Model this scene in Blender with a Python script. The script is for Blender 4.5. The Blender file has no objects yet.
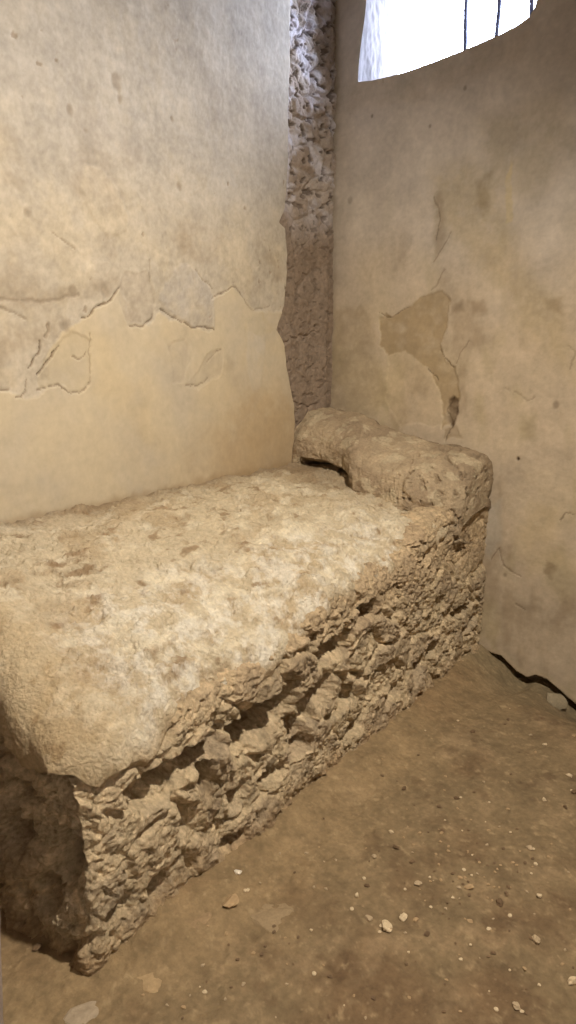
import bpy, math
import numpy as np
from mathutils import Vector, Matrix
from concurrent.futures import ThreadPoolExecutor
POOL = ThreadPoolExecutor(4)

S = 0.88            # all layout numbers below are in units of 0.88 m
C = bpy.context.scene.collection
rng = np.random.default_rng(11)

# ------------------------------------------------------------------ camera model
F, HZ, XV = 740.0, 345.0, 842.0
PITCH = math.atan((512 - HZ) / F)
YAW = math.atan((XV - 288) * math.cos(PITCH) / F)
FW = np.array([-math.sin(YAW) * math.cos(PITCH), math.cos(YAW) * math.cos(PITCH), -math.sin(PITCH)])
RT = np.array([math.cos(YAW), math.sin(YAW), 0.0])
UP = np.cross(RT, FW)
O = np.array([2.177, -3.386, 1.5])

def ray(px, py): return FW * F + RT * (px - 288) - UP * (py - 512)
def on(axis, val, px, py):
    v = ray(px, py); return O + v * (val - O[axis]) / v[axis]

# ------------------------------------------------------------------ noise
def _h(ix, iy, iz, seed):
    h = (ix.astype(np.int64) * 374761393 + iy.astype(np.int64) * 668265263 + iz.astype(np.int64) * 2147483647 + seed * 144665) & 0xffffffff
    h = ((h ^ (h >> 13)) * 1274126177) & 0xffffffff
    h = ((h ^ (h >> 16)) * 2246822519) & 0xffffffff
    return (h ^ (h >> 15)) & 0xffffffff

_G = np.array([[1,1,0],[-1,1,0],[1,-1,0],[-1,-1,0],[1,0,1],[-1,0,1],[1,0,-1],[-1,0,-1],[0,1,1],[0,-1,1],[0,1,-1],[0,-1,-1]], dtype=np.float32)
def _perlin(P, seed=0):
    P = np.asarray(P, dtype=np.float64)
    I = np.floor(P); f = (P - I).astype(np.float32); I = I.astype(np.int64)
    w = f * f * f * (f * (f * 6 - 15) + 10)
    out = 0
    for dx in (0, 1):
        wx = w[:, 0] if dx else 1 - w[:, 0]
        for dy in (0, 1):
            wy = w[:, 1] if dy else 1 - w[:, 1]
            for dz in (0, 1):
                wz = w[:, 2] if dz else 1 - w[:, 2]
                g = _G[_h(I[:, 0] + dx, I[:, 1] + dy, I[:, 2] + dz, seed) % 12]
                out = out + wx * wy * wz * (g[:, 0] * (f[:, 0] - dx) + g[:, 1] * (f[:, 1] - dy) + g[:, 2] * (f[:, 2] - dz))
    return out
def _par(fn, P, seed):
    P = np.asarray(P)
    if len(P) < 20000: return fn(P, seed)
    parts = np.array_split(P, max(4, len(P) // 30000))
    res = list(POOL.map(lambda q: fn(q, seed), parts))
    if isinstance(res[0], tuple): return tuple(np.concatenate([q[k] for q in res]) for k in range(len(res[0])))
    return np.concatenate(res)
def perlin(P, seed=0): return _par(_perlin, P, seed)
def worley(P, seed=0): return _par(_worley, P, seed)
def fbm(P, freq, octv=4, seed=0, gain=0.5, ridged=False):
    P = np.asarray(P) * freq
    a, s, n = 1.0, 0, 0
    for k in range(octv):
        v = perlin(P, seed + k * 17)
        if ridged: v = 0.35 - np.abs(v) * 1.4
        s = s + a * v; n += a
        a *= gain; P = P * 2.03 + 5.1
    return s / n
def _worley(P, seed=0):
    P = np.asarray(P, dtype=np.float64); I = np.floor(P).astype(np.int64)
    n = len(P); f1 = np.full(n, 9.0); f2 = np.full(n, 9.0); cid = np.zeros(n, dtype=np.int64)
    for dx in (-1, 0, 1):
        for dy in (-1, 0, 1):
            for dz in (-1, 0, 1):
                J = I + [dx, dy, dz]
                h1 = _h(J[:, 0], J[:, 1], J[:, 2], seed); h2 = _h(J[:, 0], J[:, 1], J[:, 2], seed + 5); h3 = _h(J[:, 0], J[:, 1], J[:, 2], seed + 9)
                Q = J + np.stack([h1, h2, h3], 1) / 4294967296.0
                d = np.sqrt(((P - Q) ** 2).sum(1))
                m = d < f1
                f2 = np.where(m, f1, np.minimum(f2, d)); cid = np.where(m, h1, cid); f1 = np.where(m, d, f1)
    return f1, f2, cid / 4294967296.0
def ss(a, b, x):
    t = np.clip((x - a) / (b - a), 0, 1); return t * t * (3 - 2 * t)
def col(*c):   # 8-bit colour to linear
    c = np.array(c, dtype=float) / 255
    return np.where(c <= .04045, c / 12.92, ((c + .055) / 1.055) ** 2.4)
def mix(a, b, t):
    t = np.asarray(t)[:, None]; return a * (1 - t) + b * t
def segdist(p, poly, closed=False):
    """distance of 2-D points to a polyline, and inside flag if closed"""
    poly = np.asarray(poly, float); d = np.full(len(p), 1e9); ins = np.zeros(len(p), bool)
    n = len(poly); rngk = range(n if closed else n - 1)
    for k in rngk:
        a = poly[k]; b = poly[(k + 1) % n]; ab = b - a
        t = np.clip(((p - a) @ ab) / max(ab @ ab, 1e-12), 0, 1)
        q = p - (a + t[:, None] * ab)
        d = np.minimum(d, np.sqrt((q ** 2).sum(1)))
        if closed:
            c = ((a[1] > p[:, 1]) != (b[1] > p[:, 1]))
            den = (b[1] - a[1]) if abs(b[1] - a[1]) > 1e-12 else 1e-12
            ins ^= c & (p[:, 0] < (b[0] - a[0]) * (p[:, 1] - a[1]) / den + a[0])
    return (np.where(ins, -d, d)) if closed else d

# ------------------------------------------------------------------ mesh building
def mesh_obj(name, verts, faces, colr=None, mat=None, parent=None, smooth=True, scale=S):
    me = bpy.data.meshes.new(name)
    verts = np.asarray(verts, dtype=np.float32) * scale
    faces = np.asarray(faces, dtype=np.int32)
    me.vertices.add(len(verts)); me.vertices.foreach_set('co', verts.ravel())
    k = faces.shape[1]
    me.loops.add(faces.size); me.loops.foreach_set('vertex_index', faces.ravel())
    me.polygons.add(len(faces)); me.polygons.foreach_set('loop_start', np.arange(0, faces.size, k, dtype=np.int32))
    me.polygons.foreach_set('loop_total', np.full(len(faces), k, dtype=np.int32))
    me.polygons.foreach_set('use_smooth', np.full(len(faces), smooth))
    me.update(calc_edges=True); me.validate()
    if colr is not None:
        at = me.color_attributes.new('pigment', 'FLOAT_COLOR', 'POINT')
        c4 = np.ones((len(verts), 4), dtype=np.float32); c4[:, :3] = np.clip(colr, 0.005, 1)
        at.data.foreach_set('color', c4.ravel())
    if mat: me.materials.append(mat)
    o = bpy.data.objects.new(name, me); C.objects.link(o)
    if parent: o.parent = parent
    return o
def grid_faces(nu, nv, flip=False):
    i = np.arange(nu * nv).reshape(nu, nv)
    a, b, c, d = i[:-1, :-1].ravel(), i[1:, :-1].ravel(), i[1:, 1:].ravel(), i[:-1, 1:].ravel()
    return np.stack([a, d, c, b] if flip else [a, b, c, d], 1)
def tag(o, label=None, cat=None, group=None, kind=None):
    if label: o['label'] = label
    if cat: o['category'] = cat
    if group: o['group'] = group
    if kind: o['kind'] = kind
    return o
def box(name, a, b, mat, bev=0.0, parent=None, taper=None):
    v = [[x, y, z] for x in (a[0], b[0]) for y in (a[1], b[1]) for z in (a[2], b[2])]
    f = [[0,1,3,2],[4,6,7,5],[0,4,5,1],[2,3,7,6],[0,2,6,4],[1,5,7,3]]
    return mesh_obj(name, v, f, None, mat, parent, smooth=False)

# ------------------------------------------------------------------ materials
def earthy(name, fine=0.25, fscale=60, bump=0.3, bdist=0.004, base=None, rough=0.93, speck=None, grain=None):
    m = bpy.data.materials.new(name); m.use_nodes = True
    N = m.node_tree.nodes; L = m.node_tree.links; b = N['Principled BSDF']
    b.inputs['Roughness'].default_value = rough
    b.inputs['Specular IOR Level'].default_value = 0.25
    tc = N.new('ShaderNodeTexCoord')
    if base is None:
        at = N.new('ShaderNodeAttribute'); at.attribute_name = 'pigment'; src = at.outputs['Color']
    else:
        rg = N.new('ShaderNodeRGB'); rg.outputs[0].default_value = (*base, 1); src = rg.outputs[0]
    n1 = N.new('ShaderNodeTexNoise'); n1.inputs['Scale'].default_value = fscale; n1.inputs['Detail'].default_value = 6; n1.inputs['Roughness'].default_value = .65
    L.new(tc.outputs['Object'], n1.inputs['Vector'])
    mr = N.new('ShaderNodeMapRange'); mr.inputs['From Min'].default_value = .3; mr.inputs['From Max'].default_value = .7
    mr.inputs['To Min'].default_value = 1 - fine; mr.inputs['To Max'].default_value = 1 + fine * .7
    L.new(n1.outputs['Fac'], mr.inputs['Value'])
    mx = N.new('ShaderNodeVectorMath'); mx.operation = 'SCALE'
    L.new(src, mx.inputs[0]); L.new(mr.outputs[0], mx.inputs['Scale'])
    out = mx.outputs[0]
    if speck:
        vo = N.new('ShaderNodeTexVoronoi'); vo.inputs['Scale'].default_value = speck[0]
        L.new(tc.outputs['Object'], vo.inputs['Vector'])
        lt = N.new('ShaderNodeMapRange'); lt.inputs['From Min'].default_value = speck[1]; lt.inputs['From Max'].default_value = speck[1] * .5
        lt.inputs['To Min'].default_value = 0; lt.inputs['To Max'].default_value = speck[3]
        L.new(vo.outputs['Distance'], lt.inputs['Value'])
        mm = N.new('ShaderNodeMix'); mm.data_type = 'RGBA'; mm.inputs['B'].default_value = (*speck[2], 1)
        L.new(lt.outputs[0], mm.inputs['Factor']); L.new(out, mm.inputs['A']); out = mm.outputs['Result']
    L.new(out, b.inputs['Base Color'])
    n2 = N.new('ShaderNodeTexNoise'); n2.inputs['Scale'].default_value = fscale * 1.6; n2.inputs['Detail'].default_value = 8; n2.inputs['Roughness'].default_value = .7
    L.new(tc.outputs['Object'], n2.inputs['Vector'])
    bp = N.new('ShaderNodeBump'); bp.inputs['Strength'].default_value = bump; bp.inputs['Distance'].default_value = bdist
    hsrc = n2.outputs['Fac']
    if grain:
        wv = N.new('ShaderNodeVectorMath'); wv.operation = 'ADD'
        wn = N.new('ShaderNodeTexNoise'); wn.inputs['Scale'].default_value = grain[0] * .6; wn.inputs['Detail'].default_value = 3
        L.new(tc.outputs['Object'], wn.inputs['Vector'])
        ws = N.new('ShaderNodeVectorMath'); ws.operation = 'SCALE'; ws.inputs['Scale'].default_value = 1.1 / grain[0]
        L.new(wn.outputs['Color'], ws.inputs[0]); L.new(tc.outputs['Object'], wv.inputs[0]); L.new(ws.outputs[0], wv.inputs[1])
        gv = N.new('ShaderNodeTexVoronoi'); gv.inputs['Scale'].default_value = grain[0]; gv.inputs['Randomness'].default_value = 1
        L.new(wv.outputs[0], gv.inputs['Vector'])
        ma = N.new('ShaderNodeMath'); ma.operation = 'MULTIPLY_ADD'; ma.inputs[1].default_value = -grain[1]
        L.new(gv.outputs['Distance'], ma.inputs[0]); L.new(n2.outputs['Fac'], ma.inputs[2]); hsrc = ma.outputs[0]
    L.new(hsrc, bp.inputs['Height']); L.new(bp.outputs[0], b.inputs['Normal'])
    return m
M_plaster = earthy('old_lime_plaster', .07, 30, .35, .003)
M_rubble = earthy('tufa_rubble', .30, 75, 1.0, .010, grain=(70, .45))
M_strip = earthy('bare_masonry', .22, 60, .8, .005)
M_slab = earthy('trodden_earth_plaster', .16, 90, 1.0, .010, grain=(90, .4))
M_floor = earthy('earth_floor', .22, 55, .8, .006, speck=(38, .16, tuple(col(180, 156, 122)), .22))
M_pebble = earthy('limestone_pebble', .15, 120, .5, .002)
M_plain = earthy('plain_plaster', .08, 8, .3, .003, base=tuple(col(112, 98, 80)))  # for out-of-view surfaces, darkened so they bounce less light
M_dim = earthy('low_bounce_corridor_plaster', .1, 8, .3, .003, base=tuple(col(84, 72, 58)))  # unseen corridor wall, kept dark to cut bounced light
M_iron = earthy('glare_tinted_iron', .2, 60, .3, .001, base=tuple(col(110, 114, 132)), rough=.6)  # window glare painted in as a lighter blue-grey

# ------------------------------------------------------------------ bed shape
TY = [-2.6, -2.45, -2.36, -2.29, -2.08, -1.87, -1.57, -1.4, -1.1, -.9, -.545, -.3, 0, .1]
TZ = [.44, .456, .465, .51, .555, .557, .59, .655, .65, .66, .745, .79, .80, .80]
def trans(y): return np.interp(y, TY, TZ)
def top_z(x, y):
    t = .9 - np.clip(x / .9, 0, 1.2) ** 1.7 * (.88 - trans(y))
    t = t - .07 * np.exp(-np.clip(y + 2.5, 0, 9) / .13) * np.clip(1 - (x / .9) ** 2, 0, 1)
    t = t - .03 * np.exp(-((y + .50) / .16) ** 2) * ss(.1, .4, x)
    return t

bed = bpy.data.objects.new('masonry_bed', None); C.objects.link(bed)
bed.location = (.45 * S, -1.2 * S, 0)
tag(bed, 'long built-in masonry bed with eroded rubble sides and an earthen top along the left wall', 'bed')
BO = np.array([.45, -1.2, 0])

# cavities on the front face, (px, py, half length, half height, depth), laid on x = .9
CAV = [(183,757,.17,.022,.07,.10), (265,712,.15,.030,.085,.06), (158,735,.07,.015,.04,.1), (300,722,.05,.03,.05,0), (206,772,.03,.025,.06,0), (316,690,.10,.022,.05,.05),
       (335,642,.10,.022,.06,0), (368,606,.07,.018,.055,0), (310,700,.035,.03,.05,0), (345,690,.05,.016,.045,0),
       (372,632,.02,.02,.035,0), (418,662,.06,.022,.05,.1), (432,645,.05,.018,.05,.1), (463,607,.10,.012,.05,0), (470,622,.10,.010,.04,.25),
       (430,548,.05,.014,.035,.1), (448,530,.06,.014,.04,.15), (240,790,.05,.015,.03,0), (275,770,.07,.012,.035,.1), (300,745,.06,.016,.04,.1),
       (186,812,.03,.02,.03,0), (160,880,.04,.02,.03,0), (120,905,.05,.015,.025,0), (232,836,.06,.012,.03,.1), (355,725,.06,.012,.03,.1), (392,690,.06,.014,.035,.1)]
CAVW = [(on(0, .9, a, b)[1], on(0, .9, a, b)[2] - .006, hl * 1.1, hh * 1.2, dp * 1.15, sl) for a, b, hl, hh, dp, sl in CAV]

def rubble_disp(P, amp=1.0, seed=3):
    wz = P + .05 * np.stack([fbm(P, 5, 3, seed + 1), fbm(P, 5, 3, seed + 2), fbm(P, 5, 3, seed + 3)], 1)
    f1, f2, cid = worley(wz * [4.5, 5.2, 8.5], seed)
    e = f2 - f1
    jm = ss(-.12, .22, fbm(P, 4, 3, seed + 20))
    d = .026 * (ss(0, .22, e) - .8) * jm + (cid - .5) * .020
    g1, g2, gc = worley((wz + .02 * fbm(P, 20, 2, seed + 8)[:, None]) * [14, 15, 21], seed + 40)
    jm2 = ss(-.10, .2, fbm(P, 7, 3, seed + 21))
    d += .009 * (ss(0, .3, g2 - g1) - .6) * jm2 + (gc - .5) * .005
    k1, k2, kc = worley(P * [38, 36, 46] + .6 * fbm(P, 30, 2, seed + 12)[:, None], seed + 41)
    d += .0030 * (ss(0, .4, k2 - k1) - .5) + (kc - .5) * .005
    d += .024 * fbm(P, 3, 3, seed + 4) + .020 * fbm(P, 11, 4, seed + 5, .58) + .0075 * fbm(P, 36, 4, seed + 6, .65)
    pk = fbm(P, 30, 3, seed + 7); d -= .010 * ss(.18, .30, pk)
    d = d * (1 + .5 * ss(.86, .80, P[:, 0]) * ss(-2.40, -2.44, P[:, 1])); return d * amp, e, cid, g2 - g1, gc

# path of the base: along the foot, round the corner, along the front
rc = .03
def build_base():
    du = .0034
    L1 = .9 - rc; La = rc * math.pi / 2; L2 = 2.45 - rc + .03
    u = np.linspace(0, L1 + La + L2, int((L1 + La + L2) / du))
    x = np.where(u < L1, u, np.where(u < L1 + La, L1 + rc * np.sin((u - L1) / rc), .9))
    y = np.where(u < L1, -2.45, np.where(u < L1 + La, -2.45 + rc * (1 - np.cos(np.clip((u - L1) / rc, 0, 1.5708))), -2.45 + rc + (u - L1 - La)))
    th = np.clip((u - L1) / rc, 0, math.pi / 2)
    nx, ny = np.sin(th), -np.cos(th)
    nv = 300
    v = np.linspace(0, 1, nv)
    U, V = np.meshgrid(np.arange(len(u)), v, indexing='ij'); U = U.ravel(); V = V.ravel()
    tr = np.where(u[U] < L1 + La * .5, top_z(x[U], -2.40 + 0 * x[U]) - .15, trans(y[U]) - .05)
    tr = tr + (trans(-2.45) - .05 - (top_z(.9, -2.40) - .15)) * np.exp(-np.abs(u[U] - L1 - La) / .06) * (u[U] < L1 + La * .5)
    R = .10
    zl = -.12; straight = tr - zl; arc = R * math.pi / 2; tot = straight + arc + .05
    s = V * tot
    ang = np.clip((s - straight) / R, 0, math.pi / 2)
    z = zl + np.minimum(s, straight) + R * np.sin(ang)
    inn = R * (1 - np.cos(ang)) + np.clip(s - straight - arc, 0, 1)
    P = np.stack([x[U] - nx[U] * inn, y[U] - ny[U] * inn, z], 1)
    d, e, cid, ge, gc = rubble_disp(P)
    front = ss(.75, .88, P[:, 0]) * ss(-2.44, -2.35, y[U])
    # far end near the headrest is plastered and calmer
    calm = ss(-.75, -.2, y[U]) * ss(.3, .55, z)
    d *= 1 - .5 * calm
    # the corner is worn back below the slab
    d -= .035 * np.exp(-((u[U] - L1) / .07) ** 2) * ss(.12, .36, z)
    d += .012 * ss(.12, 0, z) * (.6 + fbm(P, 6, 3, 77))
    hole = np.zeros(len(P))
    jit = .02 * fbm(P, 18, 3, 91); jz = .012 * fbm(P, 26, 3, 92)
    for cy, cz, hl, hh, dp, sl in CAVW:
        dy = (P[:, 1] - cy) / hl; dzz = (z - cz - sl * (P[:, 1] - cy) + jz * 1.5)
        # sharp upper lip, gently sloping lower side
        prof = ss(hh * 1.15, hh * .85, dzz) * ss(-hh * 3.2, -hh * .3, dzz)
        q = ss(1.05, .6, np.abs(dy) + jit * 12) * prof * (u[U] > L1 + La * .5)
        hole = np.maximum(hole, q * dp)
    # two tall hollows on the foot face
    for cx, cz, hx, hz, dp in [(.80, .27, .05, .08, .09), (.73, .15, .06, .06, .05), (.62, .28, .05, .05, .05), (.66, .40, .07, .03, .05)]:
        q = ss(1.1, .6, np.sqrt(((P[:, 0] - cx) / hx) ** 2 + ((z - cz) / hz) ** 2) + jit * 8) * (u[U] < L1 + La * .5)
        hole = np.maximum(hole, q * dp)
    d = d - hole * 1.6
    W = P + np.stack([nx[U] * d, ny[U] * d, .006 * fbm(P, 14, 3, 93)], 1)
    # pigments
    stone = mix(np.tile(col(216, 200, 166), (len(P), 1)), np.tile(col(194, 177, 148), (len(P), 1)), np.clip(cid, 0, 1))
    stone = mix(stone, np.tile(col(196, 182, 156), (len(P), 1)), ss(.6, 1, gc) * .5)
    mort = np.tile(col(220, 203, 168), (len(P), 1))
    c = mix(mort, stone, ss(.03, .18, e))
    c = mix(c, np.tile(col(146, 128, 104), (len(P), 1)), ss(.1, .45, fbm(P, 4, 4, 55)) * .5)
    c = mix(c, np.tile(col(196, 174, 140), (len(P), 1)), ss(.45, .6, z) * .5)
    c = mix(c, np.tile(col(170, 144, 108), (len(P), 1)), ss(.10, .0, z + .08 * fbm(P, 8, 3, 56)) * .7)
    c = c * (1 + .8 * fbm(P, 25, 5, 57, .7))[:, None] * np.array([.90, .85, .81])
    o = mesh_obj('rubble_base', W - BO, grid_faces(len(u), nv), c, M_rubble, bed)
    o['label'] = 'rough stone and mortar sides'
build_base()

def build_slab():
    # cloth-like mapping that rolls over the front and foot edges
    nx_, ny_ = 330, 860
    rx, ry = .085, .09
    sk = .10
    a = np.linspace(0, 1, nx_); b = np.linspace(0, 1, ny_)
    A, B = np.meshgrid(a, b, indexing='ij'); A = A.ravel(); B = B.ravel()
    totx = .90 - rx + rx * math.pi / 2 + sk; toty = 2.44 + .02 - ry + ry * math.pi / 2 + sk
    sx = A * totx; sy = B * toty
    fx = .90 - rx; fy = 2.44 + .02 - ry
    ax = np.clip((sx - fx) / rx, 0, math.pi / 2); ay = np.clip((sy - fy) / ry, 0, math.pi / 2)
    X = np.minimum(sx, fx) + rx * np.sin(ax); dx = rx * (1 - np.cos(ax)) + np.clip(sx - fx - rx * math.pi / 2, 0, 1)
    Y = .02 - np.minimum(sy, fy) - ry * np.sin(ay); dy = ry * (1 - np.cos(ay)) + np.clip(sy - fy - ry * math.pi / 2, 0, 1)
    P0 = np.stack([X, Y, 0 * X], 1)
    lobe = ss(-2.22, -2.34, Y) * ss(.25, .45, X)
    # push the rim in and out
    rim = .030 * fbm(P0, 3.2, 3, 21) + .030 * fbm(P0, 11, 3, 22) - .008
    rim = rim * (1 - lobe) + lobe * (.008 + .03 * fbm(P0, 7, 3, 24))
    wx = ss(.6, .88, X); wy = ss(-2.2, -2.42, Y)
    X2 = X + rim * wx; Y2 = Y - (.02 * fbm(P0, 5, 3, 23) - .02 + lobe * .035) * wy
    # corner cut rounded
    cc = np.clip(X2 - .80, 0, 1) * np.clip(-2.33 - Y2, 0, 1) * 4.5
    X2 = X2 - cc * .7; Y2 = Y2 + cc * .9
    Z = top_z(X2, Y2) + .045 * lobe
    P = np.stack([X2, Y2, Z], 1)
    flat = ss(.0, .03, 1 - np.maximum(dx, dy) / .1)
    soft = .018 * fbm(P, 4, 3, 31) + .018 * fbm(P, 9, 3, 32)
    # flaking crust: steps a few millimetres high
    cr = fbm(P * [1, .6, 1], 7, 5, 33, .6)
    crust = .009 * ss(-.005, .03, cr) + .006 * ss(.10, .13, cr) + .006 * ss(-.16, -.12, fbm(P * [1.3, .6, 1], 13, 4, 34))
    fine = .009 * fbm(P, 34, 4, 35, .68)
    lump = np.exp(-((P[:, 0] - .02) / .05) ** 2) * (.012 + .02 * fbm(P, 9, 3, 36))
    edge = ss(.55, .85, X2) * (.012 * fbm(P, 16, 4, 37, .6) + .008 * fbm(P, 40, 3, 38, .6))
    lm = np.maximum(lobe, wy); dlim = .20 * (1 - lm) + (.090 + .055 * ss(.82, .6, X)) * lm
    dlim = dlim * (1 + .8 * fbm(P0, 9, 3, 25) * lm)
    exc = np.clip(dx + dy - dlim, 0, 1)
    dt = np.minimum(dx + dy, dlim)
    X2 = X2 - exc * .9 * lobe * wx; Y2 = Y2 + exc * .9 * lm * wy
    X2 = X2 - np.clip(dx - .07, 0, 1) * .75
    Z = Z - dt + soft + crust * (1 - .6 * lobe) + fine * (1 - .5 * lobe) + lump + edge * (1 - lobe)
    rimside = ss(.02, .1, np.maximum(dx, dy))
    nse = .02 * fbm(np.stack([X2, Y2, Z], 1), 14, 4, 39, .6) * rimside
    X2 = X2 + nse * wx; Y2 = Y2 - nse * wy
    P = np.stack([X2, Y2, Z], 1)
    n = len(P)
    c = np.tile(col(211, 195, 164), (n, 1))
    c = mix(c, np.tile(col(180, 155, 118), (n, 1)), ss(.0, .26, fbm(P, 3.5, 4, 41)) * .5)
    c = mix(c, np.tile(col(160, 134, 100), (n, 1)), ss(.10, .0, np.abs(cr + .0)) * ss(.0, .2, fbm(P, 9, 3, 42)) * .5)
    c = mix(c, np.tile(col(150, 122, 88), (n, 1)), ss(.17, .34, fbm(P * [1.4, .8, 1], 10, 4, 49, .6)) * .7)
    # lime scale towards the front edge
    lime = ss(.42, .70, X2 + .25 * fbm(P, 3, 3, 43)) * ss(-.12, .22, fbm(P, 14, 6, 44, .7)) * ss(-2.40, -2.1, Y2) * ss(-.5, -.9, Y2)
    c = mix(c, np.tile(col(248, 243, 228), (n, 1)), lime * .6 * ss(.07, .03, dx))
    pale = ss(.02, .30, fbm(P * [1.3, .7, 1], 9, 5, 45, .6))
    c = mix(c, np.tile(col(236, 224, 196), (n, 1)), pale * .7)
    c = mix(c, np.tile(col(190, 168, 134), (n, 1)), ss(.03, .085, np.maximum(dx, dy) + .03 * fbm(P, 14, 3, 50)) * (1 - .6 * lobe))
    c = mix(c, np.tile(col(196, 170, 126), (n, 1)), lobe * .4)
    # grime where the bed meets the wall and headrest
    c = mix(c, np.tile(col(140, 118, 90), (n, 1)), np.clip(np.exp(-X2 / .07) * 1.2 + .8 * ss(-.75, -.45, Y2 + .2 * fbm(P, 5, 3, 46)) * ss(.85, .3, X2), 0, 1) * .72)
    c = c * (1 + .22 * fbm(P, 12, 6, 47, .7) + .2 * fbm(P, 45, 3, 48))[:, None]
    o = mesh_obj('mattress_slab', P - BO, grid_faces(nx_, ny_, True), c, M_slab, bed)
    o['label'] = 'pale rounded earthen top with flaking lime crust'
build_slab()

def build_headrest():
    xk = [-.03, .05, .2, .31, .40, .48, .68, .80, .88, .95]
    yf = [-.37, -.36, -.35, -.385, -.46, -.51, -.52, -.48, -.42, -.34]
    zt = [1.165, 1.165, 1.145, 1.115, 1.095, 1.07, 1.04, 1.03, 1.02, 1.01]
    nx_, nv = 330, 260
    a = np.linspace(0, 1, nx_); b = np.linspace(0, 1, nv)
    A, B = np.meshgrid(a, b, indexing='ij'); A = A.ravel(); B = B.ravel()
    endr = .06; x1 = .915
    L = x1 + .03 - endr; tot = L + endr * math.pi / 2 + .20
    s = A * tot; ang = np.clip((s - L) / endr, 0, math.pi / 2)
    X = -.03 + np.minimum(s, L) + endr * np.sin(ang)
    drop = endr * (1 - np.cos(ang)) + np.clip(s - L - endr * math.pi / 2, 0, 1)
    F_ = np.interp(X, xk, yf); ZT = np.interp(X, xk, zt)
    # smooth the interpolation a little
    zb = top_z(X, F_ + .05) - .03
    zb = np.where(X > .7, zb - .10 * ss(.7, .9, X), zb)
    lift = .085 * ss(.5, .36, X) * ss(-.02, .06, X)
    zb = zb + lift
    # profile from the back wall forward and over, then down and tucked under
    th = B * (math.pi / 2 + .75) - .0
    ex = .62
    ct = np.cos(th); st = np.sin(th)
    pz = np.sign(ct) * np.abs(ct) ** .86; py = np.sign(st) * np.abs(st) ** .8
    H = ZT - zb
    D = .02 - F_ - drop * .12
    Y = .02 - D * py * np.where(th > math.pi / 2, 1, 1)
    Z = zb + H * np.where(pz > 0, pz, pz * .22)
    # crown: highest a little off the wall
    Z = Z - .02 * ss(.1, 0, B) - drop * np.clip((Z - zb) / H, 0, 1)
    Y = np.where(th > math.pi / 2, Y + (th - math.pi / 2) * .10, Y)
    P = np.stack([X, Y, Z], 1)
    nrm = np.stack([np.sin(ang) * .9, -st * (1 - .4 * np.sin(ang)), np.clip(ct, -.3, 1)], 1); nrm /= np.linalg.norm(nrm, axis=1)[:, None] + 1e-6
    d = .030 * fbm(P, 4.5, 3, 61) + .014 * fbm(P, 12, 4, 62) + .007 * fbm(P, 34, 4, 63, .6)
    # plaster lobe at left end that breaks off along a ragged crack
    pr = on(1, -.30, 370, 0)
    d += .016 * ss(.40, .36, X + .05 * fbm(P, 12, 3, 64) + .35 * (Y + .3))
    # rings and small hollows at the right end
    q = P - np.array([.80, -.47, .93]); r = np.sqrt((q ** 2).sum(1)) + .02 * fbm(P, 12, 3, 65)
    d += .010 * np.sin(r * 75) * ss(.15, .08, r) + .008 * ss(.125, .105, r)
    holes = ss(.16, .24, fbm(P, 22, 3, 66)) * ss(.55, .75, X)
    d -= .014 * holes
    rough = ss(.12, .0, Z - zb) * .018 * fbm(P, 20, 4, 67, .6)
    W = P + nrm * (d + rough)[:, None]
    n = len(P)
    c = np.tile(col(184, 164, 134), (n, 1))
    c = mix(c, np.tile(col(158, 138, 112), (n, 1)), ss(-.05, .25, fbm(P, 4, 4, 68)) * .7)
    c = mix(c, np.tile(col(206, 190, 158), (n, 1)), ss(.08, .2, fbm(P, 11, 4, 69, .6)) * .6)
    c = mix(c, np.tile(col(120, 102, 80), (n, 1)), ss(.08, 0, B) * .6 + holes * .3)
    c = c * (1 + .4 * fbm(P, 16, 5, 70, .7))[:, None]
    o = mesh_obj('headrest', W - BO, grid_faces(nx_, nv), c, M_slab, bed)
    o['label'] = 'raised rounded masonry pillow with ragged crack below'
build_headrest()

# ------------------------------------------------------------------ left wall
def pl(axis, pts):
    r = [on(axis, 0, *p) for p in pts]
    return [(p[1], p[2]) for p in r] if axis == 0 else [(p[0], p[2]) for p in r]

EDGE = [(290,-40),(290,0),(289,60),(288,110),(288,160),(286,200),(284,212),(279,222),(285,228),(287,250),(286,285),(284,305),(276,330),(284,345),(286,365),(289,385),(293,405),(294,430),(292,455)]
_e = [on(0, 0, *p) for p in EDGE]
EZ = np.array([p[2] for p in _e])[::-1]; EY = np.array([p[1] for p in _e])[::-1]

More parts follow.
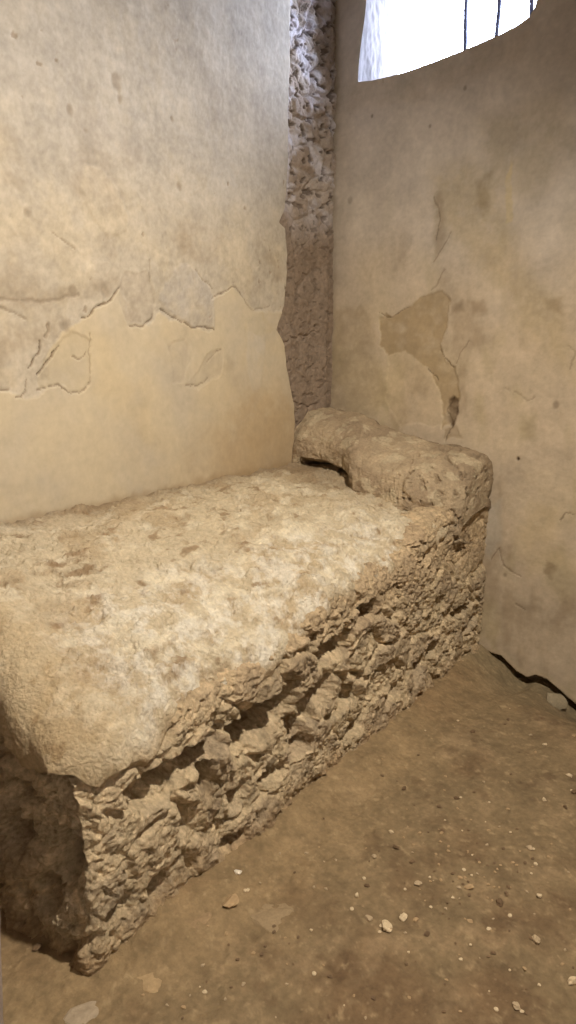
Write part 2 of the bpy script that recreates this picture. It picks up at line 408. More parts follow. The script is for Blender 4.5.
def left_wall():
    ny_, nz_ = 700, 760
    b = np.linspace(0, 1, nz_); z = -.15 + 3.75 * b
    n0 = ny_ - 24
    k = np.linspace(0, 1, n0)
    ye = np.interp(z, EZ, EY)
    ye = ye + .008 * perlin(np.stack([z * 0, z * 0, z * 14], 1), 5)
    K, Bz = np.meshgrid(np.arange(ny_), z, indexing='ij')
    Ye = np.tile(ye, (ny_, 1))
    ky = np.clip(K / (n0 - 1), 0, 1)
    Y = -2.85 + (Ye + 2.85) * (1 - (1 - ky) ** 1.15)
    over = np.clip(K - (n0 - 1), 0, None) / 23.0
    rr = .016
    ang = np.clip(over * 3, 0, 1) * math.pi / 2
    Y = Y + rr * np.sin(ang) * (over > 0)
    X = -rr * (1 - np.cos(ang)) - np.clip(over - 1 / 3, 0, 1) * .10
    Y, Z, X, O_ = Y.ravel(), Bz.ravel(), X.ravel(), over.ravel()
    n = len(Y); P = np.stack([X * 0, Y, Z], 1); p2 = np.stack([Y, Z], 1)
    wob = .030 * np.stack([fbm(P, 9, 5, 101, .65), fbm(P, 9, 5, 102, .65)], 1)
    q2 = p2 + wob
    pn = fbm(P, 9, 4, 119, .65)
    low = pl(0, [(-60,395),(0,392),(30,398),(43,392),(47,375),(50,355),(62,335),(80,320),(100,307),(118,290),(126,300),(128,322),(150,326),(158,310),(168,320),(190,325),(212,333),(213,300),(232,287),(245,300),(256,312),(300,312),(300,600),(-400,600),(-400,395)])
    sd = segdist(q2, low, True)
    lowm = ss(.006, -.006, sd)
    rel = .010 * fbm(P, 1.6, 3, 103) + .0035 * fbm(P, 7, 3, 104)
    upper = 1 - lowm
    rel += upper * (.0025 * fbm(P, 22, 4, 105, .6) - .0015)
    flake = fbm(P, 5, 5, 106, .6)
    rel += upper * .0012 * ss(.0, .08, flake) * ss(2.3, 1.9, Z)
    rel += lowm * .002
    c_up = np.tile(col(178, 167, 148), (n, 1)); c_lo = np.tile(col(190, 176, 149), (n, 1))  # c_up also darkened, standing in for weaker lamp light higher up
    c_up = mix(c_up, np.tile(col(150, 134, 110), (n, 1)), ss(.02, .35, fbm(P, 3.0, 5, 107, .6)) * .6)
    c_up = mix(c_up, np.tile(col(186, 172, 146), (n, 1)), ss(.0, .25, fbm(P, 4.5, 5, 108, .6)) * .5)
    ab = ss(-.05, .25, fbm(P, 2.3, 4, 109) ) 
    c_lo = mix(c_lo, np.tile(col(190, 172, 138), (n, 1)), ab * .5)
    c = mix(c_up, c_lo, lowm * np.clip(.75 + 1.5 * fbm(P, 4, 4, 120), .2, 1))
    # higher wall is greyer, smoother plaster
    gm = ss(1.9, 2.35, Z + .25 * fbm(P, 2, 4, 110))
    c = mix(c, np.tile(col(172, 168, 162), (n, 1)), gm * .5)
    # islands of older or newer plaster
    def patch(px, colr, t, relv, soft=.004):
        nonlocal c, rel
        d = segdist(q2, pl(0, px), True); m = ss(soft, -soft, d)
        c = mix(c, np.tile(colr, (n, 1)), m * t * np.clip(.62 + 1.6 * pn, .1, 1)); rel += m * relv
    grey = col(164, 152, 134)
    patch([(36,372),(40,388),(57,383),(72,394),(88,386),(89,362),(90,338),(72,332),(50,352)], col(178,164,136), .65, -.003)
    patch([(118,290),(124,272),(148,270),(155,300),(152,320),(140,328),(126,325)], grey, .7, -.003)
    patch([(158,300),(172,272),(186,262),(200,275),(214,300),(214,330),(195,326),(180,318)], col(168,160,148), .8, .002)
    patch([(168,346),(184,340),(190,360),(182,382),(172,384)], grey, .5, -.002)
    patch([(196,375),(208,352),(223,350),(222,375),(208,382),(198,392),(186,386)], grey, .45, -.002)
    patch([(247,318),(262,312),(266,340),(262,385),(252,392),(246,360)], col(184,176,162), .55, .001, .012)
    patch([(84,165),(104,168),(118,190),(128,215),(126,232),(108,236),(92,215),(82,190)], col(194,180,156), .45, .002, .006)
    patch([(0,290),(40,292),(80,286),(118,274),(118,290),(82,300),(40,312),(0,306)], col(140,124,100), .45, -.001, .02)
    patch([(180,220),(205,212),(225,235),(215,262),(190,262),(176,245)], col(160,144,120), .35, 0, .02)
    patch([(276,330),(262,312),(248,316),(244,330),(262,336)], col(176,160,124), .4, 0, .01)
    # brownish band just above the bed, stronger towards the headrest
    bed_band = ss(.30, .0, Z - .9 - .2 * fbm(P, 4, 3, 111)) * ss(-1.5, -.5, Y)
    c = mix(c, np.tile(col(168, 142, 104), (n, 1)), bed_band * .8)
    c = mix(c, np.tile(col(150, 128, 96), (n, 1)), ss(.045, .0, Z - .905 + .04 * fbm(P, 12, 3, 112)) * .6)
    tan = 1.3 * np.exp(-((Y + .60) / .30) ** 2 - ((Z - 1.14) / .17) ** 2) * (1 + 1.2 * pn)
    c = mix(c, np.tile(col(172, 150, 116), (n, 1)), np.clip(tan, 0, 1) * .75)
    def crack(px, w, dep, dark=.75):
        nonlocal c, rel
        d = segdist(p2 + wob * .8, pl(0, px)); ww = w * (1 + 1.2 * fbm(P, 30, 2, 113))
        m = ss(ww, ww * .35, d)
        c = mix(c, np.tile(col(96, 76, 54), (n, 1)), m * dark); rel -= m * dep
    crack([(82,318),(90,316),(98,306),(107,303),(118,290)], .0045, .010)
    crack([(36,372),(46,364),(53,357),(60,347)], .0045, .010)
    crack([(28,368),(34,360),(40,352),(42,342)], .0035, .007)
    crack([(38,389),(47,385),(58,384),(62,390),(72,394),(84,389),(88,384)], .003, .006, .6)
    crack([(0,391),(10,392)], .003, .006, .6); crack([(15,398),(22,397),(26,392),(27,378)], .0035, .006, .6)
    crack([(46,338),(50,330),(48,324)], .008, .006, .4)
    crack([(129,325),(142,327),(152,318),(153,312)], .0035, .006, .65)
    crack([(160,308),(168,314),(178,320),(190,326),(202,326),(214,331)], .004, .007, .7)
    crack([(212,299),(224,292),(235,287),(240,292),(245,302)], .0028, .005, .6)
    crack([(245,302),(252,310),(262,309),(270,306)], .004, .003, .3)
    crack([(72,356),(80,360),(86,352)], .003, .004, .5)
    crack([(0,308),(14,312),(26,318)], .005, .003, .35); crack([(0,300),(22,300),(40,302),(60,300),(80,294)], .007, .002, .3)
    crack([(207,362),(214,354),(222,350)], .003, .004, .5); crack([(184,384),(198,388),(208,378)], .003, .004, .5)
    crack([(150,262),(150,282)], .004, .004, .35); crack([(195,268),(204,280),(213,290)], .003, .004, .4)
    crack([(88,330),(88,350),(89,384)], .0025, .003, .35)
    crack([(52,232),(64,240),(74,250)], .003, .003, .3)
    for px, py, r in [(117,82,.030),(120,100,.018),(172,118,.012),(70,108,.02),(86,130,.012),(180,186,.018),(73,290,.02),(66,325,.03),(105,290,.03),(28,212,.02)]:
        w = on(0, 0, px, py); d = np.sqrt((Y - w[1]) ** 2 + ((Z - w[2]) / 1.2) ** 2) + .02 * fbm(P, 20, 3, 114)
        c = mix(c, np.tile(col(120, 104, 84), (n, 1)), ss(r, r * .3, d) * .45); rel -= .002 * ss(r, r * .3, d)
    pits = ss(.34, .40, fbm(P, 20, 4, 115)) * upper * ss(0, .15, fbm(P, 2, 2, 117))
    c = mix(c, np.tile(col(120, 100, 76), (n, 1)), pits * .5); rel -= pits * .003
    # bare edge of the plaster
    c = mix(c, np.tile(col(150, 130, 104), (n, 1)), (O_ > .3) * .8)
    c = c * (1 + .32 * fbm(P, 6, 6, 116, .68) * (.3 + upper) + .22 * fbm(P, 40, 4, 118, .65) * (.4 + upper))[:, None]
    X = X + rel * (O_ < .34)
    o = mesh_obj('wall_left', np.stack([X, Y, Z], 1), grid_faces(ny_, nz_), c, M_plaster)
    tag(o, 'cream and grey patched plaster wall behind the long side of the bed', 'wall', kind='structure')
left_wall()

def strip():
    ny_, nz_ = 150, 900
    y = np.linspace(-.52, .06, ny_); z = np.linspace(.75, 3.6, nz_)
    Y, Z = np.meshgrid(y, z, indexing='ij'); Y = Y.ravel(); Z = Z.ravel(); n = len(Y)
    P = np.stack([0 * Y, Y, Z], 1)
    wz = P + .03 * np.stack([0 * Y, fbm(P, 7, 3, 121), fbm(P, 7, 3, 122)], 1)
    f1, f2, cid = worley(wz * [3, 6.5, 8.5], 123); e = f2 - f1
    g1, g2, gc = worley(wz * [14, 16, 22], 124)
    smooth = ss(2.3, 1.9, Z)          # lower part keeps a skin of mortar
    d = (.024 * (ss(0, .2, e) - .7) + (cid - .5) * .022) * (1 - .75 * smooth) + (.009 * (ss(0, .3, g2 - g1) - .6) + (gc - .5) * .007) * (1 - .7 * smooth)
    d += .02 * fbm(P, 4, 3, 125) + .009 * fbm(P, 14, 4, 126, .6) + .003 * fbm(P, 50, 3, 127, .6)
    pit = ss(.14, .22, fbm(P * [1, 1, 1.5], 19, 3, 128)); pit = pit * (1 - .55 * smooth); d -= .020 * pit
    # horizontal crack lines at stone beds
    for px, py, x2, y2 in [(290,342,322,330),(298,405,320,405),(292,190,330,192),(318,95,334,98),(296,22,330,28),(300,46,330,50)]:
        a = on(0, 0, px, py); b = on(0, 0, x2, y2)
        dd = segdist(np.stack([Y, Z], 1) + .06 * np.stack([fbm(P, 12, 3, 129), fbm(P, 12, 3, 130)], 1), [(a[1], a[2]), (b[1], b[2])])
        d -= .016 * ss(.012, .004, dd)
    d -= .014 * ss(-.06, -.03, Y) * ss(.02, -.01, Y)
    X = -.030 + .030 * ss(-.16, -.02, Y) + d * .55
    c = np.tile(col(172, 160, 148), (n, 1))
    c = mix(c, np.tile(col(146, 128, 112), (n, 1)), cid * .6)
    c = mix(c, np.tile(col(204, 200, 204), (n, 1)), ss(-.08, .15, fbm(P, 6, 4, 131, .6)) * (1 - smooth) * .85)  # window daylight on the upper stones, painted as bluish-white pigment
    c = mix(c, np.tile(col(120, 102, 82), (n, 1)), smooth * .75)
    c = mix(c, np.tile(col(84, 70, 58), (n, 1)), pit * .7)
    c = c * (1 + .25 * fbm(P, 20, 4, 132))[:, None]
    o = mesh_obj('trim_1', np.stack([X, Y, Z], 1), grid_faces(ny_, nz_), c * 1.05, M_strip)
    tag(o, 'vertical strip of bare rubble masonry in the corner, plaster missing', 'masonry strip', kind='structure')
strip()

# ------------------------------------------------------------------ back wall with window opening
CR = [(470,640),(480,648),(490,653),(500,656),(508,664),(516,672),(526,678),(536,676),(546,680),(556,688),(566,697),(576,705),(600,722)]
_c = [on(1, 0, *p) for p in CR]; CX = [p[0] for p in _c]; CZ = [p[2] for p in _c]
WL = [(.123, 2.74), (.20, 2.732), (.30, 2.732), (.402, 2.736), (.551, 2.752), (.669, 2.768), (.825, 2.794), (.90, 2.812), (.945, 2.832), (.968, 2.860), (.978, 2.90), (.982, 2.96)]
WTOP = 3.36
def wall_back():
    xs = np.concatenate([np.linspace(-.12, .118, 60), np.linspace(.123, .982, 210), np.linspace(.987, 2.62, 330)])
    zc0 = np.linspace(0, 1, 620)
    lo = np.interp(xs, [p[0] for p in WL], [p[1] for p in WL])
    zi = -.3 + (lo[:, None] + .3) * zc0[None, :]
    nm = 60; mid = lo[:, None] + (WTOP - lo[:, None]) * np.linspace(0, 1, nm + 1)[None, 1:]
    top = np.tile(np.linspace(WTOP, 3.6, 12)[1:], (len(xs), 1))
    Zg = np.concatenate([zi, mid, top], 1); nz = Zg.shape[1]
    Xg = np.tile(xs[:, None], (1, nz))
    # left jamb of the opening leans
    lean = .038 * ss(2.74, 3.1, Zg) * ss(.0, .12, Xg) * ss(.6, .13, Xg)
    Xg = Xg + lean
    X, Z = Xg.ravel(), Zg.ravel(); n = len(X)
    P = np.stack([X, 0 * X, Z], 1); p2 = np.stack([X, Z], 1)
    wob = .034 * np.stack([fbm(P, 9, 5, 201, .65), fbm(P, 9, 5, 202, .65)], 1); q2 = p2 + wob
    rel = .012 * fbm(P, 1.5, 3, 203) + .004 * fbm(P, 6, 3, 204) + .0012 * fbm(P, 25, 3, 205)
    pn = fbm(P, 9, 4, 220, .65)
    nearwin = np.exp(-np.abs(segdist(p2, WL)) / .03)
    rel = rel * (1 - nearwin)
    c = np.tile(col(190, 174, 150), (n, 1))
    c = mix(c, np.tile(col(192, 176, 146), (n, 1)), ss(-.02, .3, fbm(P, 1.8, 4, 206)) * .6)
    c = mix(c, np.tile(col(150, 132, 106), (n, 1)), ss(.02, .32, fbm(P * [1.6, 1, .7], 2.4, 5, 207, .6)) * .55)
    c = mix(c, np.tile(col(164, 150, 112), (n, 1)), ss(.05, .3, fbm(P * [1.5, 1, .6], 2.8, 4, 208)) * .4)
    c = mix(c, np.tile(col(198, 190, 180), (n, 1)), ss(1.5, 2.3, Z + .4 * fbm(P, 2, 3, 209)) * .75)  # upper wall made paler and cooler: daylight put into the pigment
    def patch(px, colr, t, relv, soft=.005):
        nonlocal c, rel
        d = segdist(q2, pl(1, px), True); m = ss(soft, -soft, d)
        c = mix(c, np.tile(colr, (n, 1)), m * t * np.clip(.95 + 1.4 * pn, .2, 1)); rel += m * relv
    def crack(px, w, dep, dark=.7):
        nonlocal c, rel
        d = segdist(p2 + wob * .8, pl(1, px)); ww = w * (1 + 1.2 * fbm(P, 30, 2, 213)); m = ss(ww, ww * .35, d)
        c = mix(c, np.tile(col(90, 74, 54), (n, 1)), m * dark); rel += m * dep
    patch([(380,318),(386,312),(391,318),(408,308),(425,297),(441,290),(449,300),(448,325),(441,345),(446,362),(455,368),(459,395),(455,420),(442,428),(440,395),(430,368),(418,360),(405,352),(388,356),(380,345)], col(158,138,104), .75, .004)
    patch([(388,356),(405,352),(418,360),(432,372),(442,400),(444,425),(400,425),(385,400)], col(190,172,142), .5, .002)
    patch([(334,310),(360,305),(372,320),(374,350),(352,345),(334,350)], col(160,142,114), .5, .001, .02)
    patch([(331,350),(360,345),(380,360),(388,400),(372,420),(332,410)], col(142,126,96), .45, 0, .03)
    patch([(449,398),(457,398),(459,412),(452,430),(446,420)], col(92, 74, 54), 1, .004, .008)
    patch([(446,430),(456,426),(462,440),(444,438)], col(150,132,104), .6, .002)
    patch([(468,300),(485,298),(488,312),(474,318)], col(126, 106, 80), .5, 0, .02)
    patch([(545,298),(562,298),(562,316),(550,312)], col(116, 98, 74), .5, .001, .02)
    patch([(452,306),(462,300),(462,312),(452,314)], col(116, 98, 74), .5, .001, .015)
    patch([(520,415),(536,412),(536,438),(520,440)], col(140,126,88), .4, 0, .03)
    patch([(484,510),(500,500),(502,540),(490,560),(482,545)], col(176,170,156), .5, 0, .02)
    patch([(530,500),(556,510),(560,560),(530,575),(515,540)], col(196,176,136), .4, 0, .04)
    patch([(430,170),(470,160),(500,200),(520,260),(560,300),(576,380),(520,330),(470,260),(440,220)], col(170,152,112), .4, 0, .06)
    patch([(480,120),(560,90),(576,140),(540,200),(490,190)], col(150,136,102), .35, 0, .06)
    patch([(350,82),(460,56),(535,24),(520,60),(470,80),(430,100),(350,110)], col(176,160,136), .35, 0, .03)
    crack([(379,312),(386,318),(391,318),(408,308)], .0028, .005, .45)
    patch([(546,560),(556,566),(552,580),(544,574)], col(126, 108, 80), .6, .001, .01)
    patch([(436,196),(442,190),(446,240),(436,258),(432,230)], col(132, 116, 92), .5, 0, .02)
    patch([(478,180),(492,170),(486,220),(476,214)], col(136, 122, 92), .5, 0, .02)
    patch([(506,175),(512,160),(514,220),(506,224)], col(196, 180, 140), .6, 0, .006)
    crack([(506,388),(516,394),(528,402),(534,398)], .004, .002, .25); crack([(492,560),(500,548),(504,566)], .005, .003, .45)
    crack([(560,520),(566,512),(576,514)], .004, .003, .5); crack([(566,345),(574,352),(572,370)], .004, .002, .3)
    crack([(434,196),(440,214),(436,240)], .005, .002, .4); crack([(454,398),(446,410),(452,426),(446,440)], .005, .004, .5)
    crack([(456,364),(460,354),(469,342)], .004, .003, .35); crack([(428,368),(436,376),(439,380)], .004, .005, .65)
    crack([(441,350),(448,362),(453,368)], .003, .005, .6)
    crack([(504,566),(512,572),(520,577)], .004, .004, .4); crack([(515,604),(524,610)], .004, .004, .5)
    crack([(432,290),(445,270)], .006, .002, .3); crack([(434,262),(446,240),(450,232)], .004, .003, .35)
    crack([(441,455),(452,458)], .003, .003, .3); crack([(380,60),(384,82)], .004, .002, .3)
    for px, py, r, t in [(518,459,.010,.95), (372,116,.010,.5), (465,88,.012,.4), (430,126,.01,.4), (556,405,.02,.4), (350,200,.02,.3), (505,575,.012,.4)]:
        w = on(1, 0, px, py); d = np.sqrt((X - w[0]) ** 2 + ((Z - w[2]) / 1.2) ** 2)
        c = mix(c, np.tile(col(70, 52, 36), (n, 1)), ss(r, r * .4, d) * t); rel += (.012 if t > .9 else .001) * ss(r, r * .4, d)
    # dark vertical line in the corner: crevice shade painted into the plaster
    c = mix(c, np.tile(col(110, 98, 80), (n, 1)), ss(.03, -.02, X + .03 * fbm(P, 8, 3, 214)) * .5)
    c = mix(c, np.tile(col(140, 124, 98), (n, 1)), ss(.16, .02, X + .1 * fbm(P, 4, 3, 215)) * .2)
    rel = rel * (1 - nearwin)
    # broken foot of the plaster: open gap under the crack line
    zc = np.interp(X, CX, CZ) + .006 * fbm(P, 18, 3, 216)
    ow = .022 * ss(.88, .96, X) * (1 + .9 * fbm(P, 7, 3, 217)) 
    gap = ss(zc + .004, zc - .002, Z) * (X > .88)
    rel += gap * .09
    c = mix(c, np.tile(col(84, 70, 54), (n, 1)), gap * .7)
    c = mix(c, np.tile(col(200, 182, 146), (n, 1)), ss(.05, .0, Z - zc) * (1 - gap) * ss(.9, 1, X) * .35)
    c = c * (1 + .38 * fbm(P, 5, 6, 218, .66) + .18 * fbm(P, 40, 4, 219, .65))[:, None]
    W = np.stack([X, rel, Z], 1)
    i = np.arange(len(xs) * nz).reshape(len(xs), nz)
    keep = np.ones((len(xs) - 1, nz - 1), bool)
    ia, ib = 60, 269
    keep[ia:ib, 619:619 + nm] = False
    f = grid_faces(len(xs), nz, True)[keep.ravel()]
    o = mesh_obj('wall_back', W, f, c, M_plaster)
    tag(o, 'end wall of blotchy tan plaster with the barred window high up', 'wall', kind='structure')
    # reveal loop from the grid boundary
    left = [i[ia, k] for k in range(619 + nm, 618, -1)]
    bot = [i[k, 619] for k in range(ia + 1, ib + 1)]
    right = [i[ib, k] for k in range(620, 620 + nm)]
    tp = [i[k, 619 + nm] for k in range(ib - 1, ia - 1, -1)]
    loop = W[np.array(left + bot + right + tp)]
    return loop
LOOP = wall_back()

def reveal():
    n = len(LOOP); m = 60
    T_ = np.linspace(0, 1, m)
    V = []
    for t in T_:
        Q = LOOP.copy(); Q[:, 1] = LOOP[:, 1] * (1 - t) + .46 * t
        cx = .60
        Q[:, 0] = cx + (LOOP[:, 0] - cx) * (1 - .03 * t) - .06 * t
        Q[:, 2] = LOOP[:, 2] + t * .035 * ss(3.3, 2.9, LOOP[:, 2]) 
        V.append(Q)
    V = np.array(V)
    P = V.reshape(-1, 3)
    tt = np.repeat(T_, n)
    d = (.012 * fbm(P, 9, 4, 301, .6) + .006 * fbm(P, 30, 3, 302, .6)) * ss(0, .12, tt)
    cen = np.array([.6, 0, 3.05]); nn = P - cen; nn[:, 1] = 0; nn /= np.linalg.norm(nn, axis=1)[:, None]
    P = P + nn * d[:, None]
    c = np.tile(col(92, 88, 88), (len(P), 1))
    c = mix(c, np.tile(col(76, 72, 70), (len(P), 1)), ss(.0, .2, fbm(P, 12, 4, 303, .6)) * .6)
    i = np.arange(m * n).reshape(m, n)
    j = np.roll(i, -1, 1)
    f = np.stack([i[:-1].ravel(), j[:-1].ravel(), j[1:].ravel(), i[1:].ravel()], 1)
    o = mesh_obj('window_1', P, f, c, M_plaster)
    tag(o, 'small high window opening with deep plastered reveal and iron bars', 'window', kind='structure')
    return o
win = reveal()
def bar(x, y, z0, z1, r, parent):
    ns, nz = 12, 40
    v = []
    for k in range(nz):
        z = z0 + (z1 - z0) * k / (nz - 1)
        rr = r * (1 + .06 * math.sin(k * 1.7 + x * 9)); ox = .003 * math.sin(k * .35 + x * 20)
        for a in range(ns):
            v.append([x + ox + rr * math.cos(a * 2 * math.pi / ns), y + rr * math.sin(a * 2 * math.pi / ns), z])
    i = np.arange(ns * nz).reshape(nz, ns); j = np.roll(i, -1, 1)
    f = np.stack([i[:-1].ravel(), j[:-1].ravel(), j[1:].ravel(), i[1:].ravel()], 1)
    return mesh_obj('window_bar', v, f, None, M_iron, parent)
for px, py in [(466, 20), (498, 20), (532, 6)]:
    p = on(1, .34, px, py)
    bar(p[0], .34, 2.70, 3.42, .0105, win)

# ------------------------------------------------------------------ floor
def floor_z(x, y, detail=True):
    x = np.atleast_1d(np.asarray(x, float)); y = np.atleast_1d(np.asarray(y, float))
    P = np.stack([x, y, 0 * x], 1)
    z = .012 * fbm(P, 1.8, 3, 401) + .005 * fbm(P, 7, 3, 402)
    dipz = np.interp(x, CX, CZ)
    z = z * ss(.0, .25, -y + .15) + (np.minimum(dipz, 0) - .048) * ss(-.55, -.0, y) * (x > .85) * ss(.9, 1.0, x)
    # scree against the bed
    z = z + .030 * ss(1.10, .90, x + .06 * fbm(P, 6, 3, 403)) * ss(-2.5, -2.2, y)
    if detail:
        f1 = fbm(P, 14, 4, 404, .6)
        z = z + .0035 * f1 + .0022 * fbm(P, 45, 3, 405, .6) + .004 * ss(.04, .07, fbm(P, 6, 5, 406, .6))
    return z
def floor():
    nx_, ny_ = 560, 900
    x = np.linspace(-.1, 2.9, nx_); y = .1 - 4.7 * np.linspace(0, 1, ny_) ** 1.15
    X, Y = np.meshgrid(x, y, indexing='ij'); X = X.ravel(); Y = Y.ravel(); n = len(X)
    P = np.stack([X, Y, 0 * X], 1)
    Z = floor_z(X, Y)
    c = np.tile(col(133, 115, 88), (n, 1))
    c = mix(c, np.tile(col(116, 93, 69), (n, 1)), ss(-.05, .3, fbm(P, 2.2, 4, 411)) * .7)
    c = mix(c, np.tile(col(162, 140, 110), (n, 1)), ss(.0, .36, fbm(P, 4.0, 6, 412, .7)) * .5)
    c = mix(c, np.tile(col(98, 78, 58), (n, 1)), ss(.12, .3, fbm(P, 7.0, 5, 413, .6)) * .5)
    c = mix(c, np.tile(col(172, 147, 110), (n, 1)), ss(1.35, .95, X + .2 * fbm(P, 3, 3, 414)) * .35)
    c = mix(c, np.tile(col(140, 130, 106), (n, 1)), ss(-.45, -.1, Y + .2 * fbm(P, 3, 3, 415)) * .5)
    sc = ss(.08, .4, fbm(P, 26, 5, 416, .7))
    c = mix(c, np.tile(col(190, 168, 132), (n, 1)), sc * .4)
    c = c * (.95 + .6 * fbm(P, 9, 7, 417, .72))[:, None] * np.array([1, .985, .94])
    o = mesh_obj('floor', np.stack([X, Y, Z], 1), grid_faces(nx_, ny_, True), c, M_floor)
    tag(o, 'trodden brown earth floor scattered with grit', 'floor', kind='structure')
floor()

# ------------------------------------------------------------------ rest of the cell
tag(box('ceiling', (-.1, -4.6, 3.55), (2.9, .05, 3.65), M_plain), 'plain plaster ceiling of the cell', 'ceiling', kind='structure')
tag(box('wall_right', (2.6, -4.6, -.3), (2.7, .08, 3.58), M_plain), 'plain plaster wall on the right of the cell', 'wall', kind='structure')
tag(box('wall_corridor', (-.1, -4.6, -.3), (2.7, -4.5, 3.58), M_dim), 'corridor wall behind the doorway', 'wall', kind='structure')
tag(box('wall_lintel', (1.15, -3.15, 2.45), (2.62, -2.82, 3.58), M_plain), 'plaster above the doorway', 'wall', kind='structure')
def front_wall():
    jx = [on(1, -2.82, 0, 785), on(1, -2.82, 8, 920), on(1, -2.82, 10.5, 1024)]
    zz = [p[2] for p in jx][::-1]; xx = [p[0] for p in jx][::-1]
    # rounded plaster end of the wall, cross-section path swept over z
    z = np.linspace(-.1, 3.58, 240)
    r = .03; xe = xx[1]
    path = [(-.05, -2.82)] + [(xe - r + r * math.sin(t), -2.82 - r + r * math.cos(t)) for t in np.linspace(0, math.pi / 2, 10)]
    path += [(xe, -2.82 - r - k * .02) for k in range(1, 15)] + [(-.05, -3.15)]
    path = np.array(path); n = len(path)
    V = np.array([[[p[0], p[1], zz_] for p in path] for zz_ in z]).reshape(-1, 3)
    V[:, 0] += np.where(V[:, 0] > .5, np.interp(V[:, 2], zz, xx) - xe + .006 * fbm(V, 3, 3, 501) + .002 * fbm(V, 30, 3, 502), 0)
    c = np.tile(col(150, 136, 124), (len(V), 1)) * (1 + .2 * fbm(V, 9, 4, 503))[:, None]
    o = mesh_obj('wall_front', V, grid_faces(240, n), c, M_plaster)
    tag(o, 'grey plastered doorway edge at the left border', 'wall', kind='structure')
front_wall()

# ------------------------------------------------------------------ loose stones on the floor
def icos(sub=2):
    import bmesh
    bm = bmesh.new(); bmesh.ops.create_icosphere(bm, subdivisions=sub, radius=1)
    v = np.array([p.co[:] for p in bm.verts]); f = np.array([[q.index for q in fc.verts] for fc in bm.faces]); bm.free()
    return v, f
IV, IF = icos(3); JV, JF = icos(2)
def stone_mesh(rad, flat, seed, colr, name, fine=True):
    v0, f0 = (IV, IF) if fine else (JV, JF)
    off = seed * 3.7
    d = 1 + .8 * fbm(v0 + off, 1.3, 4, 600 + seed, .6)
    v = v0 * d[:, None]
    # chip facets
    r2 = np.random.default_rng(seed)
    for k in range(7):
        nrm = r2.normal(size=3); nrm /= np.linalg.norm(nrm); h = .62 + .2 * r2.random()
        dd = v @ nrm - h; v = v - np.clip(dd, 0, None)[:, None] * nrm * .9
    v = v * [rad * (1 + .25 * r2.random()), rad * (.75 + .2 * r2.random()), rad * flat]
    c = np.tile(colr, (len(v), 1)) * (1 + .25 * fbm(v0 + off, 3, 3, 650 + seed))[:, None]
    o = mesh_obj(name, v, f0, c, M_pebble, smooth=False)
    return o
def drop(o, px, py, sink, rz):
    w = on(2, 0, px, py)
    for _ in range(3): w = on(2, float(floor_z(w[0], w[1])[0]), px, py)
    o.location = (w[0] * S, w[1] * S, (w[2] + sink) * S); o.rotation_euler = (0, 0, rz)
pale = col(206, 186, 152); tanc = col(172, 146, 110); dk = col(108, 88, 66); mid = col(176, 156, 126)
PB = [
 (387, 928, .017, .7, pale, 'pebble', 'largest pale pebble in the trio on the middle of the floor'),
 (404, 918, .014, .6, pale, 'pebble', 'pale pebble at the right of the trio on the middle of the floor'),
 (369, 919, .011, .6, mid, 'pebble', 'small pale pebble at the left of the trio on the middle of the floor'),
 (419, 884, .012, .6, mid, 'pebble', 'pale pebble lying behind the trio on the middle floor'),
 (357, 896, .008, .7, pale, 'pebble', 'tiny whitish pebble up and left of the trio on the floor'),
 (367, 886, .008, .7, dk, 'pebble', 'tiny dark pebble up and left of the trio on the floor'),
 (427, 935, .008, .8, dk, 'pebble', 'tiny dark pebble lying right of the pale trio'),
 (536, 941, .012, .7, mid, 'pebble', 'lone pale pebble toward the right of the floor'),
 (573, 982, .013, .7, pale, 'pebble', 'pale pebble at the lower right border of the picture'),
 (516, 1007, .010, .7, mid, 'pebble', 'small pale pebble at the bottom, right of centre'),
 (238, 873, .010, .8, col(235, 225, 205), 'pebble', 'bright white little pebble near the foot of the bed side'),
 (231, 903, .026, .45, tanc, 'pebble', 'pale angular stone below the bright white pebble'),
 (569, 776, .010, .8, pale, 'pebble', 'small pale pebble at the right border below the wall crack'),
 (574, 793, .012, .7, dk, 'pebble', 'dark pebble at the right border below the wall crack'),
 (544, 800, .009, .7, pale, 'pebble', 'small light pebble left of the dark one by the right border'),
 (529, 848, .012, .5, mid, 'pebble', 'light flat pebble at mid height on the right floor'),
 (374, 857, .009, .7, mid, 'pebble', 'small light pebble halfway between the bed and the trio'),
 (391, 832, .008, .7, pale, 'pebble', 'tiny pale pebble beyond the trio, nearer the bed side'),
 (404, 789, .009, .8, dk, 'pebble', 'tiny dark pebble close to the middle of the bed side'),
 (396, 848, .009, .7, dk, 'pebble', 'tiny dark pebble halfway between bed side and pale trio'),
 (469, 888, .012, .7, tanc, 'pebble', 'brown pebble at the edge of the darker crumbly patch'),
 (500, 903, .012, .7, dk, 'pebble', 'dark brown clod inside the crumbly patch of floor'),
 (12, 922, .020, .7, pale, 'pebble', 'pale pebble beside the doorway edge at the left border'),
 (37, 948, .012, .5, dk, 'pebble', 'dark chip on the floor near the foot corner of the bed'),
 (457, 799, .010, .6, dk, 'pebble', 'thin dark sliver on the floor beyond the middle'),
 (473, 732, .010, .6, dk, 'pebble', 'dark chip on the floor near the headrest end of the bed'),
 (508, 720, .008, .6, dk, 'pebble', 'small dark chip below the crack at the end wall'),
 (545, 745, .008, .8, pale, 'pebble', 'small pale grain between the wall crack and the right border'),
]
for k, (px, py, r, fl, cc, nm, lb) in enumerate(PB):
    o = stone_mesh(r, fl, k + 1, cc, nm); drop(o, px, py, r * fl * .35, k * 1.3); tag(o, lb, 'pebble')
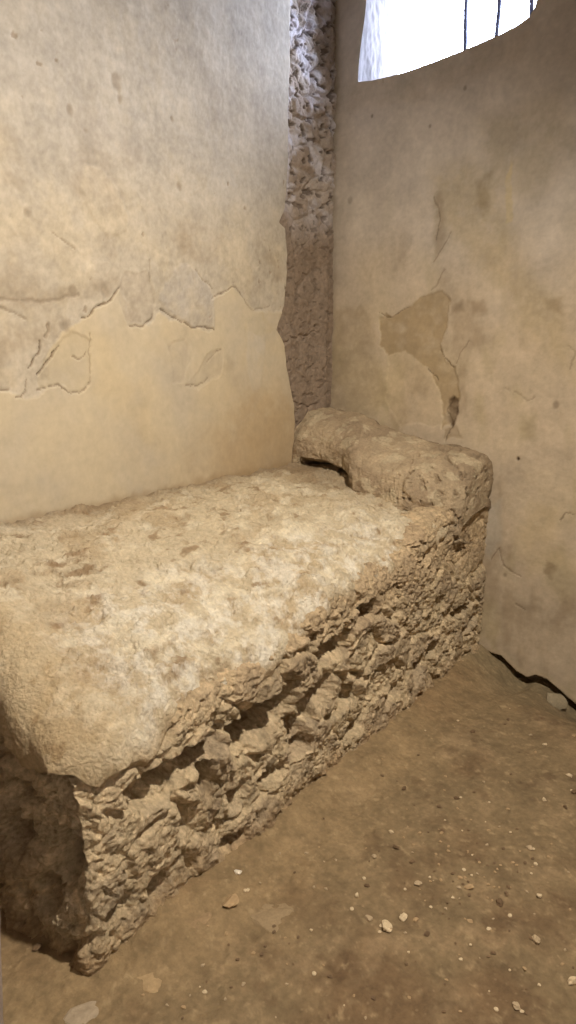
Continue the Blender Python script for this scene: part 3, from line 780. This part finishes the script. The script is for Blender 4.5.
FS = [
 (279, 920, .075, .13, col(150, 130, 100), 'flat pale stone set flush in the floor, largest beside the bed'),
 (149, 982, .040, .2, col(168, 144, 108), 'flat tan stone set flush near the foot corner of the bed'),
 (199, 919, .042, .15, col(150, 127, 96), 'flat brownish stone set flush close to the bed side'),
 (80, 1014, .050, .3, col(164, 148, 124), 'pale wedge of stone at the bottom left of the floor'),
]
for k, (px, py, r, fl, cc, lb) in enumerate(FS):
    o = stone_mesh(r, fl, k + 40, cc, 'flat_stone'); drop(o, px, py, -r * fl * .62, k * 2.1 + .6); tag(o, lb, 'stone')
# broken chip of plaster at the foot of the end wall
o = stone_mesh(.055, .30, 83, col(150, 138, 114), 'plaster_fragment'); w = on(1, -.07, 556, 697)
o.location = (w[0] * S, w[1] * S, (w[2] - .02) * S); o.rotation_euler = (.75, .5, .3)
tag(o, 'grey chunk of fallen plaster leaning below the crack in the end wall', 'plaster fragment')

# small grit, copied in a loop
protos = []
for k in range(6):
    pr = stone_mesh(.0056, .55, 90 + k, [pale, tanc, col(120, 98, 74), mid, col(112, 92, 70), tanc][k], 'grit_stone', fine=False)
    protos.append(pr)
used = set(); cnt = 0
r3 = np.random.default_rng(5)
while cnt < 230:
    px = r3.uniform(90, 574); py = r3.uniform(690, 1022)
    if r3.random() < .35: px, py = r3.normal(480, 45), r3.normal(880, 45)
    if not (0 < px < 575 and 690 < py < 1022): continue
    w = on(2, 0, px, py)
    if w[0] < .99 or w[1] > -.12: continue
    k = int(r3.integers(0, 6))
    g = protos[k]
    if k in used:
        g = protos[k].copy(); C.objects.link(g)
    used.add(k)
    s = float(r3.uniform(.45, 1.15)) * (1.3 if r3.random() < .1 else 1)
    drop(g, px, py, .0015, float(r3.uniform(0, 6))); g.scale = (s, s, s)
    tag(g, 'tiny crumb of stone among the grit strewn over the earth floor', 'grit', 'grit strewn over the floor')
    cnt += 1

# ------------------------------------------------------------------ light
def lamp(kind, name, loc, target, energy, color, **kw):
    l = bpy.data.lights.new(name, kind); l.energy = energy; l.color = color
    for k, v in kw.items(): setattr(l, k, v)
    o = bpy.data.objects.new(name, l); C.objects.link(o)
    o.location = np.array(loc) * S
    d = Vector((np.array(target) - np.array(loc)) * S); o.rotation_euler = d.to_track_quat('-Z', 'Y').to_euler()
    return o
WARM = (1.0, .895, .765)
lamp('SPOT', 'ceiling_spotlight', (2.15, -1.95, 3.1), (.60, -1.68, .6), 305, WARM, spot_size=math.radians(125), spot_blend=1.0, shadow_soft_size=.05)

W_ = bpy.data.worlds.new('daylight'); bpy.context.scene.world = W_; W_.use_nodes = True
bg = W_.node_tree.nodes['Background']; bg.inputs['Color'].default_value = (.68, .77, 1.0, 1); bg.inputs['Strength'].default_value = 44.0
pl_ = bpy.data.lights.new('window_portal', 'AREA'); pl_.shape = 'RECTANGLE'; pl_.size = .95 * S; pl_.size_y = .7 * S; pl_.cycles.is_portal = True
po = bpy.data.objects.new('window_portal', pl_); C.objects.link(po); po.location = (.57 * S, .49 * S, 3.05 * S); po.rotation_euler = (-math.pi / 2, 0, 0)

# ------------------------------------------------------------------ camera
cd = bpy.data.cameras.new('camera'); cam = bpy.data.objects.new('camera', cd); C.objects.link(cam)
cd.sensor_fit = 'VERTICAL'; cd.sensor_height = 36; cd.lens = F / 1024 * 36; cd.clip_start = .01
cam.matrix_world = Matrix((( RT[0], UP[0], -FW[0], O[0] * S), (RT[1], UP[1], -FW[1], O[1] * S), (RT[2], UP[2], -FW[2], O[2] * S), (0, 0, 0, 1)))
sc = bpy.context.scene; sc.camera = cam
sc.view_settings.view_transform = 'Standard'; sc.view_settings.look = 'None'; sc.view_settings.gamma = 1; sc.view_settings.use_curve_mapping = False
sc.view_settings.exposure = 0.0
